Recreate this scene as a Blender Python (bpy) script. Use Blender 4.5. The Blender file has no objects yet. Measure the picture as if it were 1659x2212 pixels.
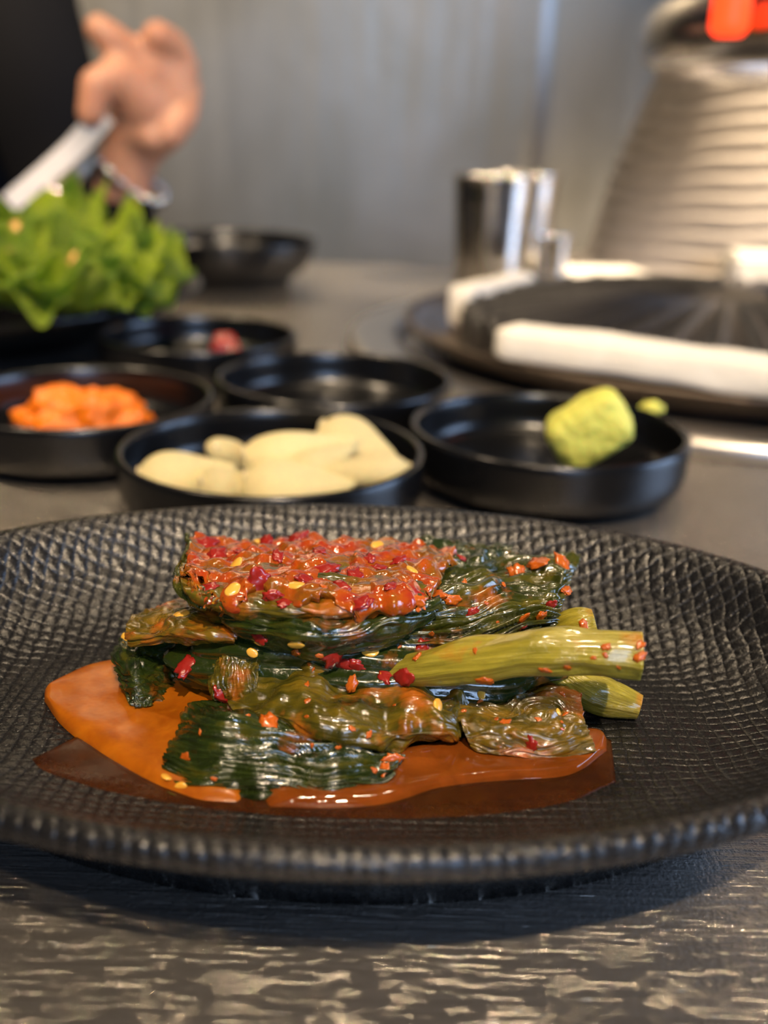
import bpy, bmesh, math, random
import numpy as np
from mathutils import Vector, Matrix, noise
from mathutils.bvhtree import BVHTree

random.seed(7)
scene = bpy.context.scene
C = scene.collection
PI = math.pi

# ------------------------------------------------------------------ camera
W, H, F = 1659.0, 2212.0, 2200.0
CAMZ, PITCH, ROLL = 0.108, math.radians(20.5), math.radians(1.8)
_f = Vector((0, math.cos(PITCH), -math.sin(PITCH)))
_r0 = Vector((1, 0, 0)); _u0 = _r0.cross(_f)
_r = _r0 * math.cos(ROLL) + _u0 * math.sin(ROLL)
_u = -_r0 * math.sin(ROLL) + _u0 * math.cos(ROLL)
CAM = Vector((0, 0, CAMZ))
cd = bpy.data.cameras.new('camera'); cam = bpy.data.objects.new('camera', cd); C.objects.link(cam)
M = Matrix.Identity(4)
for i in range(3):
    M[i][0] = _r[i]; M[i][1] = _u[i]; M[i][2] = -_f[i]; M[i][3] = CAM[i]
cam.matrix_world = M
cd.sensor_fit = 'VERTICAL'; cd.sensor_height = 36.0; cd.lens = 36.0 * F / H
cd.clip_start = 0.005; cd.clip_end = 20
cd.dof.use_dof = True; cd.dof.focus_distance = 0.172; cd.dof.aperture_fstop = 0.001 * cd.lens / 0.0036
scene.camera = cam

def ray(px, py):
    return _f + _r * ((px - W / 2) / F) + _u * ((H / 2 - py) / F)
def at(px, py, z):                       # point of the plane z seen at a photo position
    d = ray(px, py); t = (z - CAMZ) / d.z
    return CAM + d * t
def atY(px, py, y):                      # point at forward distance y
    d = ray(px, py); return CAM + d * (y / d.y)

# ------------------------------------------------------------------ world, lights, exposure
vs = scene.view_settings
vs.view_transform = 'Standard'; vs.look = 'None'; vs.gamma = 1; vs.exposure = 0.0
wd = bpy.data.worlds.new('world'); scene.world = wd; wd.use_nodes = True
bg = wd.node_tree.nodes['Background']; bg.inputs[0].default_value = (.55, .72, 1, 1); bg.inputs[1].default_value = .6

def light(name, kind, loc, energy, color, target=None, **kw):
    l = bpy.data.lights.new(name, kind); l.energy = energy; l.color = color
    for k, v in kw.items(): setattr(l, k, v)
    o = bpy.data.objects.new(name, l); C.objects.link(o); o.location = loc
    if target is not None:
        o.rotation_euler = (Vector(target) - Vector(loc)).to_track_quat('-Z', 'Y').to_euler()
    return o
CEIL = 1.65
WARM = (1.0, .77, .51)
# x, y, watts, aim, beam angle
DOWN = [(.24, -.95, 185, (0, .14, 0), 36), (-.32, -1.05, 40, (0, .14, 0), 34), (-.90, .22, 95, (-.28, .58, .05), 30), (1.32, .26, 720, (.50, .92, .10), 32),
        (-.75, .86, 300, (-.25, 1.55, 0), 46), (.26, .66, 12, (.25, .64, 0), 50), (-.06, .66, 34, (0, .15, 0), 28)]  # first here: wall-washing lamp, added to warm the left of the back wall
for x, y, e, aim, ang in DOWN:
    light('downlight_lamp', 'SPOT', (x, y, CEIL - .03), e, WARM, aim, spot_size=math.radians(ang), spot_blend=.5, shadow_soft_size=.022)
# daylight entering through the window in the right-hand wall
light('cool_area_light', 'AREA', (2.08, .35, .55), 34, (.45, .64, 1.0), (0, .35, .45), shape='RECTANGLE', size=1.2, size_y=1.0)
light('cool_area_light', 'AREA', (.38, -1.58, .62), 17, (.45, .64, 1.0), (.38, 0, .62), shape='RECTANGLE', size=.66, size_y=.72)  # added cool light behind the camera, for a blue band on the back wall

# ------------------------------------------------------------------ materials
MATS = {}
class NT:
    def __init__(s, name):
        s.m = bpy.data.materials.new(name); s.m.use_nodes = True; s.t = s.m.node_tree
        s.b = s.t.nodes['Principled BSDF']; MATS[name] = s.m
    def n(s, typ, **kw):
        nd = s.t.nodes.new(typ)
        for k, v in kw.items():
            if k.startswith('i_'):
                key = k[2:]; key = int(key) if key.isdigit() else key.replace('_', ' ')
                nd.inputs[key].default_value = v
            else: setattr(nd, k, v)
        return nd
    def l(s, a, b): s.t.links.new(a, b)
    def set(s, **kw):
        for k, v in kw.items():
            s.b.inputs[k.replace('_', ' ')].default_value = v
    def coord(s, kind='Object', scale=(1, 1, 1), rot=(0, 0, 0)):
        c = s.n('ShaderNodeTexCoord'); mp = s.n('ShaderNodeMapping'); s.l(c.outputs[kind], mp.inputs[0])
        mp.inputs['Scale'].default_value = scale; mp.inputs['Rotation'].default_value = rot
        return mp.outputs[0]
    def noise(s, vec, scale, detail=3, rough=.5, dist=0):
        nd = s.n('ShaderNodeTexNoise', i_Scale=scale, i_Detail=detail, i_Roughness=rough, i_Distortion=dist)
        s.l(vec, nd.inputs['Vector']); return nd.outputs['Fac']
    def ramp(s, fac, stops):
        nd = s.n('ShaderNodeValToRGB'); e = nd.color_ramp.elements
        while len(e) < len(stops): e.new(.5)
        for el, (p, c) in zip(e, stops):
            el.position = p; el.color = (*c, 1) if len(c) == 3 else c
        s.l(fac, nd.inputs[0]); return nd.outputs[0]
    def math(s, op, a, b=None):
        nd = s.n('ShaderNodeMath', operation=op)
        for i, v in enumerate((a, b)):
            if v is None: continue
            if isinstance(v, (int, float)): nd.inputs[i].default_value = v
            else: s.l(v, nd.inputs[i])
        return nd.outputs[0]
    def mix(s, fac, a, b):
        nd = s.n('ShaderNodeMix', data_type='RGBA')
        for i, v in ((0, fac), (6, a), (7, b)):
            if isinstance(v, (int, float)): nd.inputs[i].default_value = v
            elif isinstance(v, tuple): nd.inputs[i].default_value = (*v, 1)
            else: s.l(v, nd.inputs[i])
        return nd.outputs[2]
    def bump(s, h, dist, strength=1.0, prev=None):
        nd = s.n('ShaderNodeBump', i_Strength=strength, i_Distance=dist); s.l(h, nd.inputs['Height'])
        if prev is not None: s.l(prev, nd.inputs['Normal'])
        s.l(nd.outputs[0], s.b.inputs['Normal']); return nd.outputs[0]
    def color(s, c): s.l(c, s.b.inputs['Base Color'])
    def rough(s, r): s.l(r, s.b.inputs['Roughness'])

def simple(name, col, rough=.5, metal=0, bump=None, **kw):
    t = NT(name); t.set(Base_Color=(*col, 1), Roughness=rough, Metallic=metal, **kw)
    if bump:
        t.bump(t.noise(t.coord(), bump[0], 4), bump[1])
    v = t.noise(t.coord(), 9, 3)
    t.color(t.mix(v, tuple(c * .9 for c in col), tuple(min(1, c * 1.1) for c in col)))
    return t.m

def mat_table():
    t = NT('brushed_steel_table'); t.set(Metallic=.84)
    a = t.noise(t.coord('Object', (9, 420, 1), (0, 0, .12)), 1.0, 5, .65)
    b = t.noise(t.coord('Object', (14, 520, 1), (0, 0, -.22)), 1.0, 4, .6)
    c = t.noise(t.coord('Object', (300, 12, 1), (0, 0, .3)), 1.0, 4, .6)
    g = t.noise(t.coord(), 1200, 3, .7)
    base = t.ramp(t.noise(t.coord(), 14, 4), [(.3, (.31, .285, .255)), (.7, (.42, .385, .345))])
    s1 = t.noise(t.coord('Object', (110, 2400, 1), (0, 0, .10)), 1.0, 2, .5); s2 = t.noise(t.coord('Object', (90, 2000, 1), (0, 0, -.30)), 1.0, 2, .5)
    sm = t.ramp(t.math('MAXIMUM', s1, s2), [(.58, (0,) * 3), (.80, (.55,) * 3)])
    t.color(t.mix(sm, base, (.50, .46, .41)))
    t.rough(t.ramp(t.math('ADD', t.math('MULTIPLY', a, .6), t.math('MULTIPLY', g, .4)), [(.35, (.13,) * 3), (.65, (.25,) * 3)]))
    h = t.math('ADD', t.math('ADD', a, b), t.math('ADD', t.math('MULTIPLY', c, .5), t.math('MULTIPLY', g, .7)))
    h = t.math('ADD', h, t.math('MULTIPLY', sm, .8))
    t.bump(h, .00040, .8)
    return t.m
def mat_plate():
    t = NT('black_woven_stoneware'); t.set(Base_Color=(.007, .007, .0075, 1), Roughness=.34, Specular_IOR_Level=.5)
    co = t.n('ShaderNodeTexCoord').outputs['Object']
    nz = t.n('ShaderNodeTexNoise', i_Scale=110, i_Detail=3); t.l(co, nz.inputs['Vector'])
    sub = t.n('ShaderNodeVectorMath', operation='SUBTRACT'); t.l(nz.outputs['Color'], sub.inputs[0]); sub.inputs[1].default_value = (.5, .5, .5)
    sc = t.n('ShaderNodeVectorMath', operation='SCALE'); t.l(sub.outputs[0], sc.inputs[0]); sc.inputs['Scale'].default_value = .0028
    ad = t.n('ShaderNodeVectorMath', operation='ADD'); t.l(co, ad.inputs[0]); t.l(sc.outputs[0], ad.inputs[1])
    xyz = t.n('ShaderNodeSeparateXYZ'); t.l(ad.outputs[0], xyz.inputs[0])
    def cell(v, per):
        return t.math('POWER', t.math('ABSOLUTE', t.math('SINE', t.math('MULTIPLY', v, PI / per))), .55)
    gx = cell(xyz.outputs[0], .0023); gy = cell(xyz.outputs[1], .0021)
    fine = t.noise(t.coord(), 1500, 3, .6)
    h = t.math('ADD', t.math('MINIMUM', gx, gy), t.math('MULTIPLY', fine, .6))
    t.bump(h, .00022, 1.0)
    t.rough(t.ramp(fine, [(.3, (.20,) * 3), (.7, (.34,) * 3)]))
    return t.m
def mat_leaf(name, dark, mid, olive, sauce, samt, gloss=.13):
    t = NT(name); t.set(Specular_IOR_Level=.5, Coat_Weight=.8, Coat_Roughness=.085)
    n1 = t.noise(t.coord('UV', (3, 5, 1)), 1.6, 4, .6, .6)
    n2 = t.noise(t.coord('Object'), 95, 4, .6)
    base = t.ramp(n1, [(.30, dark), (.52, mid), (.72, olive)])
    m = t.ramp(n2, [(.62 - samt * .5, (0,) * 3), (.74 - samt * .4, (1,) * 3)])
    t.color(t.mix(m, base, sauce))
    v = t.noise(t.coord('UV', (4, 34, 1)), 1.0, 4, .55, .8)
    sp = t.noise(t.coord('Object'), 760, 2, .5)
    t.rough(t.ramp(sp, [(.3, (gloss,) * 3), (.7, (gloss + .18,) * 3)]))
    h = t.math('ADD', v, t.math('MULTIPLY', sp, .55))
    t.bump(h, .0006, .46)
    t.set(Subsurface_Weight=.15, Subsurface_Scale=.002)
    t.b.inputs['Subsurface Radius'].default_value = (1, .8, .2)
    return t.m
def mat_paste():
    t = NT('chilli_paste'); t.set(Coat_Weight=.8, Coat_Roughness=.06, Subsurface_Weight=.35, Subsurface_Scale=.003)
    t.b.inputs['Subsurface Radius'].default_value = (1, .35, .08)
    n = t.noise(t.coord(), 130, 4, .6, .5)
    t.color(t.ramp(n, [(.26, (.06, .045, .005)), (.40, (.24, .075, .005)), (.54, (.38, .065, .005)), (.70, (.32, .016, .010))]))
    n2 = t.noise(t.coord(), 420, 3, .55); t.set(Roughness=.12)
    t.bump(n2, .0010, .55)
    return t.m
def mat_sauce(name, c1, c2, alpha=1.0, rough=.06):
    t = NT(name); t.set(Roughness=rough, Subsurface_Weight=.25, Subsurface_Scale=.002, Alpha=alpha, Coat_Weight=.5 if rough < .2 else .04, Coat_Roughness=.03)
    t.b.inputs['Subsurface Radius'].default_value = (1, .35, .08)
    t.set(Specular_IOR_Level=.12 if alpha < 1 else .35)
    n = t.noise(t.coord(), 180, 4, .6, .4); t.color(t.ramp(n, [(.35, c1), (.7, c2)]))
    t.bump(t.noise(t.coord(), 160, 3), .0004, .6)
    return t.m
def mat_stem():
    t = NT('pickled_stem'); t.set(Coat_Weight=.6, Coat_Roughness=.1, Subsurface_Weight=.4, Subsurface_Scale=.003)
    t.b.inputs['Subsurface Radius'].default_value = (1, .8, .2)
    n = t.noise(t.coord('UV', (3, 14, 1)), 1.5, 4, .6); base = t.ramp(n, [(.3, (.20, .17, .015)), (.6, (.36, .30, .035)), (.8, (.50, .43, .12))])
    m = t.ramp(t.noise(t.coord(), 120, 3), [(.62, (0,) * 3), (.75, (1,) * 3)])
    t.color(t.mix(m, base, (.42, .16, .01)))
    t.set(Roughness=.22)
    v = t.noise(t.coord('UV', (4, 42, 1)), 1.0, 3, .6, .5); sp = t.noise(t.coord(), 800, 3)
    t.bump(t.math('ADD', v, t.math('MULTIPLY', sp, .5)), .0005, .8)
    return t.m
def mat_wall():
    t = NT('brushed_steel_wall'); t.set(Metallic=.75)
    n = t.noise(t.coord('Object', (1.6, 1, 1.2)), 2.2, 5, .6, .6)
    t.color(t.ramp(n, [(.3, (.30, .285, .235)), (.7, (.44, .43, .40))]))
    s = t.noise(t.coord('Object', (60, 1, 2)), 1, 4, .6)
    t.rough(t.ramp(s, [(.3, (.36,) * 3), (.7, (.5,) * 3)]))
    t.bump(n, .01, .25)
    return t.m
def mat_towel():
    t = NT('white_paper_towel'); t.set(Roughness=.9)
    t.color(t.ramp(t.noise(t.coord(), 60, 3), [(.3, (.74, .70, .62)), (.7, (.82, .79, .72))]))
    v = t.n('ShaderNodeTexVoronoi', i_Scale=420); t.l(t.coord(), v.inputs['Vector'])
    t.bump(v.outputs['Distance'], .0006, .6)
    return t.m
def mat_skin():
    t = NT('skin'); t.set(Roughness=.5, Subsurface_Weight=.25, Subsurface_Scale=.006)
    t.b.inputs['Subsurface Radius'].default_value = (1, .35, .2)
    t.color(t.ramp(t.noise(t.coord(), 26, 3), [(.35, (.55, .25, .15)), (.65, (.62, .32, .20))]))
    return t.m
def mat_lettuce():
    t = NT('lettuce_green'); t.set(Roughness=.32, Subsurface_Weight=.2, Subsurface_Scale=.003)
    t.b.inputs['Subsurface Radius'].default_value = (.6, 1, .15)
    n = t.noise(t.coord(), 34, 4, .6)
    t.color(t.ramp(n, [(.3, (.13, .22, .004)), (.55, (.33, .46, .014)), (.75, (.58, .66, .14))]))
    t.bump(t.noise(t.coord(), 160, 3), .003, .7)
    return t.m
def emis(name, col, st):
    t = NT(name); t.set(Base_Color=(*col, 1), Emission_Color=(*col, 1), Emission_Strength=st); return t.m

mat_table(); mat_plate(); mat_paste(); mat_stem(); mat_wall(); mat_towel(); mat_skin(); mat_lettuce()
mat_leaf('leaf_dark', (.006, .011, .002), (.018, .030, .004), (.070, .062, .005), (.28, .075, .006), .10)
mat_leaf('leaf_green', (.011, .017, .002), (.040, .044, .004), (.11, .085, .008), (.36, .095, .007), .13)
mat_leaf('leaf_olive', (.024, .026, .003), (.085, .066, .005), (.19, .12, .008), (.38, .10, .007), .22)
mat_leaf('leaf_brown', (.045, .040, .004), (.13, .082, .006), (.24, .125, .009), (.42, .09, .006), .24)
mat_sauce('orange_sauce', (.25, .060, .002), (.38, .11, .004), 1.0, .30)
mat_sauce('brown_sauce', (.14, .034, .004), (.22, .055, .007))
mat_sauce('thin_brine', (.035, .010, .003), (.06, .018, .004), .85, .22)
simple('black_melamine', (.0028, .003, .0036), .24)
simple('chilli_red', (.27, .014, .009), .25, Coat_Weight=.25, Subsurface_Weight=.2, Subsurface_Scale=.001)
simple('chilli_orange', (.46, .095, .007), .25, Coat_Weight=.25, Subsurface_Weight=.2, Subsurface_Scale=.001)
simple('seed_yellow', (.72, .38, .05), .25, Coat_Weight=.5, Subsurface_Weight=.2, Subsurface_Scale=.001)
simple('garlic', (.90, .76, .38), .38, bump=(90, .0012), Subsurface_Weight=.1, Subsurface_Scale=.003)
simple('garlic_root', (.62, .52, .30), .6)
simple('wasabi', (.62, .62, .11), .55, bump=(330, .0022), Subsurface_Weight=.25, Subsurface_Scale=.003)
simple('orange_ssamjang', (.74, .17, .003), .3, bump=(220, .0025), Subsurface_Weight=.2, Subsurface_Scale=.003)
simple('polished_steel', (.62, .60, .57), .16, 1.0)
simple('satin_steel', (.48, .46, .43), .30, 1.0)
simple('cast_iron', (.014, .013, .013), .34, bump=(500, .0006))
simple('pan_bronze', (.16, .125, .095), .38, .85)
simple('black_cloth', (.006, .0062, .008), .9, bump=(300, .001), Specular_IOR_Level=.08)
simple('ribbed_knit', (.66, .60, .54), .85, bump=(420, .001))
simple('hood_steel', (.50, .48, .47), .24, 1.0)
simple('tong_steel', (.42, .37, .31), .46, 1.0)
simple('dark_inside', (.020, .012, .014), .35)
simple('floor_tile', (.09, .085, .08), .4)
simple('plaster', (.07, .068, .066), .8, bump=(30, .002))
simple('ceiling_paint', (.035, .034, .033), .9)
simple('frame_paint', (.04, .04, .045), .5)
simple('hair', (.012, .010, .009), .5)
simple('carrot', (.75, .38, .10), .4)
simple('trousers', (.03, .032, .04), .85)
emis('red_glow', (1.0, .045, .008), 2.6)
emis('bulb_glow', (1.0, .82, .6), 6.0)

# ------------------------------------------------------------------ object helpers
def tag(o, label=None, cat=None, group=None, kind=None):
    if label: o['label'] = label
    if cat: o['category'] = cat
    if group: o['group'] = group
    if kind: o['kind'] = kind
    return o
def link(name, me, mat=None, parent=None, loc=None):
    o = bpy.data.objects.new(name, me); C.objects.link(o)
    if mat and me is not None and not me.materials: me.materials.append(MATS[mat])
    if parent is not None: o.parent = parent
    if loc is not None: o.location = loc
    return o
def empty(name, loc=(0, 0, 0), rz=0):
    o = bpy.data.objects.new(name, None); C.objects.link(o); o.location = loc; o.rotation_euler = (0, 0, rz)
    o.empty_display_size = .02; return o
def mesh(name, verts, faces, smooth=True, uvs=None):
    me = bpy.data.meshes.new(name); me.from_pydata([tuple(v) for v in verts], [], faces); me.update()
    bm = bmesh.new(); bm.from_mesh(me)
    bmesh.ops.recalc_face_normals(bm, faces=bm.faces); bm.to_mesh(me); bm.free()
    if smooth: me.polygons.foreach_set('use_smooth', [True] * len(me.polygons))
    if uvs is not None:
        uv = me.uv_layers.new(name='UVMap')
        idx = np.zeros(len(me.loops), dtype=np.int32); me.loops.foreach_get('vertex_index', idx)
        uv.data.foreach_set('uv', np.asarray(uvs, dtype=np.float32)[idx].ravel())
    return me
def lathe(name, prof, n=96, ripple=None):
    vs_, fs = [], []
    for (r, z) in prof:
        for k in range(n):
            a = 2 * PI * k / n; vs_.append((r * math.cos(a), r * math.sin(a), z))
    m = len(prof)
    for i in range(m - 1):
        for k in range(n):
            fs.append((i * n + k, i * n + (k + 1) % n, (i + 1) * n + (k + 1) % n, (i + 1) * n + k))
    return mesh(name, vs_, fs)
def dense(prof, step):
    out = [prof[0]]
    for a, b in zip(prof, prof[1:]):
        d = math.hypot(b[0] - a[0], b[1] - a[1]); n = max(1, int(d / step))
        out += [(a[0] + (b[0] - a[0]) * i / n, a[1] + (b[1] - a[1]) * i / n) for i in range(1, n + 1)]
    return out
def box_mesh(name, size, bevel=0.0, seg=2):
    bm = bmesh.new(); bmesh.ops.create_cube(bm, size=1)
    for v in bm.verts: v.co = Vector((v.co.x * size[0], v.co.y * size[1], v.co.z * size[2]))
    if bevel: bmesh.ops.bevel(bm, geom=bm.edges[:], offset=bevel, segments=seg, affect='EDGES')
    me = bpy.data.meshes.new(name); bm.to_mesh(me); bm.free(); return me
def box(name, lo, hi, mat, parent=None, bevel=0.0):
    me = box_mesh(name, [hi[i] - lo[i] for i in range(3)], bevel)
    o = link(name, me, mat, parent, [(hi[i] + lo[i]) / 2 for i in range(3)]); return o
def catmull(P, n):
    """resample along axis 0 of array P (k, ...) with n samples"""
    P = np.asarray(P, float); k = len(P)
    Q = np.concatenate([2 * P[:1] - P[1:2], P, 2 * P[-1:] - P[-2:-1]])
    t = np.linspace(0, k - 1, n) if np.isscalar(n) else np.asarray(n)
    i = np.clip(t.astype(int), 0, k - 2); s = (t - i).reshape((-1,) + (1,) * (P.ndim - 1))
    a, b, c, d = Q[i], Q[i + 1], Q[i + 2], Q[i + 3]
    return .5 * (2 * b + (c - a) * s + (2 * a - 5 * b + 4 * c - d) * s ** 2 + (3 * b - a - 3 * c + d) * s ** 3)
def nz(x, y, z): return noise.noise(Vector((x, y, z)))
def tube_mesh(name, pts, radii, n=12, seg=24, grooves=0, groove=0.0, cap=True, flat=1.0, lump=0.0, seed=0, ref=None):
    P = catmull(pts, seg); R = catmull(np.asarray(radii, float), seg)
    vs_, fs, uv = [], [], []
    up = Vector(ref) if ref else Vector((0, 0, 1))
    for i in range(seg):
        t = Vector(P[min(i + 1, seg - 1)] - P[max(i - 1, 0)]).normalized()
        a = t.cross(up)
        if a.length < 1e-4: a = t.cross(Vector((1, 0, 0)))
        a.normalize(); b = a.cross(t).normalized()
        for k in range(n):
            th = 2 * PI * k / n
            rr = R[i] * (1 + (groove * math.cos(grooves * th) if grooves else 0))
            if lump: rr *= 1 + lump * nz(P[i][0] * 180 + math.cos(th), P[i][1] * 180 + math.sin(th), seed)
            vs_.append(Vector(P[i]) + a * (rr * math.cos(th)) + b * (rr * flat * math.sin(th))); uv.append((i / seg, k / n))
    for i in range(seg - 1):
        for k in range(n):
            fs.append((i * n + k, i * n + (k + 1) % n, (i + 1) * n + (k + 1) % n, (i + 1) * n + k))
    if cap:
        for i in (0, seg - 1):
            vs_.append(Vector(P[i])); uv.append((i / seg, .5)); c = len(vs_) - 1
            for k in range(n): fs.append((i * n + k, i * n + (k + 1) % n, c))
    return mesh(name, vs_, fs, True, uv)

LEAF_TRIS = []      # (verts, faces) of the pile, for resting seeds and flakes on it
def sheet(name, ctrl, nu, nv, wr=(0, 0), lump=(0, 0), seed=0, thick=.0008, edge=.03, off=0.0, wdir='v', edgev=0.0):
    """a leaf: control rows (back to front) of 3-D points, smoothly interpolated, wrinkled and given thickness"""
    G = np.array([[tuple(atY(*c)) for c in row] for row in ctrl])
    nr, nc = G.shape[:2]
    A = catmull(G, np.linspace(0, nr - 1, nv))
    A = np.swapaxes(catmull(np.swapaxes(A, 0, 1), np.linspace(0, nc - 1, nu)), 0, 1)   # nv, nu, 3
    # ragged outline
    for j in range(nv):
        v = j / (nv - 1)
        e0 = edge * (nz(v * 7, seed, 1.3) + .6 * nz(v * 23, seed, 2.3)); e1 = edge * (nz(v * 7, seed, 5.3) + .6 * nz(v * 23, seed, 7.1))
        u = np.linspace(e0, 1 + e1, nu) * (nu - 1); u = np.clip(u, 0, nu - 1.001)
        i = u.astype(int); s = (u - i)[:, None]; row = A[j]
        A[j] = row[i] * (1 - s) + row[np.minimum(i + 1, nu - 1)] * s
    if edgev:
        for i in range(nu):
            u_ = i / (nu - 1)
            f1 = 1 - edgev * max(0, .5 + nz(u_ * 5, seed, 3.3) + .7 * nz(u_ * 14, seed, 8.1)); v_ = np.linspace(0, f1, nv) * (nv - 1.001)
            j = v_.astype(int); s = (v_ - j)[:, None]; col = A[:, i].copy()
            A[:, i] = col[j] * (1 - s) + col[np.minimum(j + 1, nv - 1)] * s
    du = np.gradient(A, axis=1); dv = np.gradient(A, axis=0)
    N = np.cross(dv, du); N /= (np.linalg.norm(N, axis=2, keepdims=True) + 1e-12)
    if (N[nv // 2, nu // 2] * (np.array(CAM) - A[nv // 2, nu // 2])).sum() < 0: N = -N
    hgt = np.zeros((nv, nu))
    for j in range(nv):
        v = j / (nv - 1)
        for i in range(nu):
            u = i / (nu - 1); h = off
            if wr[0]:
                w = v if wdir == 'v' else u; l = u if wdir == 'v' else v
                ph = w * wr[1] + 1.6 * nz(l * 2.2, w * 3.0, seed) + .5 * nz(l * 6, w * 9, seed + 4)
                f = abs(math.sin(PI * ph)); env = max(.12, .62 + 1.1 * nz(l * 2.6, w * 3.4, seed + 9))
                h += wr[0] * env * (f ** .6 - .5) + wr[0] * .35 * (abs(math.sin(PI * 2.3 * ph + 1)) - .5)
            if lump[0]:
                p = A[j, i] * lump[1]
                h += lump[0] * (nz(p[0], p[1], p[2] + seed) + .5 * nz(p[0] * 2.3, p[1] * 2.3, p[2] * 2.3 + seed))
            hgt[j, i] = h
    T = A + N * hgt[:, :, None]; B = T - N * thick
    vs_ = [tuple(p) for p in T.reshape(-1, 3)] + [tuple(p) for p in B.reshape(-1, 3)]
    uv = [(i / (nu - 1), j / (nv - 1)) for j in range(nv) for i in range(nu)] * 2
    fs = []; o = nu * nv
    for j in range(nv - 1):
        for i in range(nu - 1):
            a = j * nu + i; fs.append((a, a + 1, a + nu + 1, a + nu)); fs.append((o + a, o + a + nu, o + a + nu + 1, o + a + 1))
    rim = [i for i in range(nu)] + [j * nu + nu - 1 for j in range(1, nv)] + [(nv - 1) * nu + i for i in range(nu - 2, -1, -1)] + [j * nu for j in range(nv - 2, 0, -1)]
    for a, b in zip(rim, rim[1:] + rim[:1]): fs.append((a, o + a, o + b, b))
    LEAF_TRIS.append((vs_, fs))
    return mesh(name, vs_, fs, True, uv)

# ------------------------------------------------------------------ the room
RX0, RX1, RY0, RY1, FZ = -1.9, 2.1, -1.6, 1.55, -.74
def struct(o, label=None): tag(o, label, None, None, 'structure'); return o
struct(box('floor', (RX0, RY0, FZ - .04), (RX1, RY1 + .03, FZ), 'floor_tile'), 'dark tiled restaurant floor under the table')
struct(box('ceiling', (RX0, RY0, CEIL), (RX1, RY1 + .03, CEIL + .04), 'ceiling_paint'), 'dark painted ceiling above the table')
struct(box('wall_left', (RX0 - .05, RY0, FZ), (RX0, RY1 + .03, CEIL), 'plaster'), 'plain grey side wall')
wf = struct(empty('wall_front', (0, RY0, 0)), 'plain dark wall with a small added window on the near side of the room')
fx0, fx1, fz0, fz1 = .02, .74, .23, 1.01
for lo, hi in (((RX0, -.05, FZ), (fx0, 0, CEIL)), ((fx1, -.05, FZ), (RX1, 0, CEIL)), ((fx0, -.05, FZ), (fx1, 0, fz0)), ((fx0, -.05, fz1), (fx1, 0, CEIL))):
    box('wall_section', lo, hi, 'plaster', wf)
wn = struct(empty('added_window', ((fx0 + fx1) / 2, RY0, fz0)), 'small dark framed window, added for a blue reflection in the steel wall'); hw, hh = (fx1 - fx0) / 2, fz1 - fz0  # unseen window, added so that the steel wall reflects blue
for lo, hi in (((-hw, -.05, 0), (-hw + .03, .012, hh)), ((hw - .03, -.05, 0), (hw, .012, hh)), ((-hw + .03, -.05, 0), (hw - .03, .012, .03)), ((-hw + .03, -.05, hh - .03), (hw - .03, .012, hh))):
    box('window_frame', lo, hi, 'frame_paint', wn)
# right-hand wall with the window that gives the daylight
wr_ = struct(empty('wall_right', (RX1, 0, 0)), 'plain grey side wall with the window')
wy0, wy1, wz0, wz1 = -.28, .98, .02, 1.08
for lo, hi in (((0, RY0, FZ), (.05, wy0, CEIL)), ((0, wy1, FZ), (.05, RY1 + .03, CEIL)), ((0, wy0, FZ), (.05, wy1, wz0)), ((0, wy0, wz1), (.05, wy1, CEIL))):
    box('wall_section', lo, hi, 'plaster', wr_)
wn = struct(empty('window_1', (RX1, (wy0 + wy1) / 2, wz0)), 'dark framed window')
hw, hh = (wy1 - wy0) / 2, wz1 - wz0
for lo, hi in (((-.015, -hw, 0), (.05, -hw + .03, hh)), ((-.015, hw - .03, 0), (.05, hw, hh)), ((-.015, -hw + .03, 0), (.05, hw - .03, .03)), ((-.015, -hw + .03, hh - .03), (.05, hw - .03, hh))):
    box('window_frame', lo, hi, 'frame_paint', wn)
# back wall: two brushed steel panels with a seam
wb = struct(empty('wall_back', (0, RY1, 0)), 'brushed steel panelled wall behind the table')
xs = atY(1163, 300, RY1).x
for x0, x1 in ((RX0, xs - .004), (xs + .004, RX1)):
    box('wall_panel', (x0, 0, FZ), (x1, .02, CEIL), 'brushed_steel_wall', wb, .002)
box('panel_seam', (xs - .007, -.004, FZ), (xs + .007, .018, CEIL), 'satin_steel', wb, .002)
for k, (x, y, e, aim, ang) in enumerate(DOWN):  # one fitting per lamp, the added wall-washing lamp included
    d = empty('ceiling_downlight', (x, y, CEIL - .02)); tag(d, 'small round warm ceiling downlight above the table', 'light', 'ceiling downlights')
    link('trim_ring', lathe('trim_ring', [(.034, .02), (.05, .02), (.05, .012), (.034, .008), (.034, .02)], 40), 'frame_paint', d)
    link('bulb', lathe('bulb', [(0, .014), (.03, .014), (.033, .017), (.033, .02), (0, .02)], 32), 'bulb_glow', d)

# ------------------------------------------------------------------ table
TY0, TY1, TX0, TX1 = -.25, .90, -.95, 1.15
tb = empty('table', (0, .3, FZ)); tag(tb, 'brushed stainless steel restaurant table with the grill in it', 'table')
link('table_top', box_mesh('table_top', (TX1 - TX0, TY1 - TY0, .03), .003), 'brushed_steel_table', tb, ((TX0 + TX1) / 2, (TY0 + TY1) / 2 - .3, -FZ - .015))
for x in (TX0 + .06, TX1 - .06):
    for y in (TY0 + .06, TY1 - .06):
        link('leg', box_mesh('leg', (.05, .05, -FZ - .03), .004), 'frame_paint', tb, (x, y - .3, (-FZ - .03) / 2))

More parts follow.
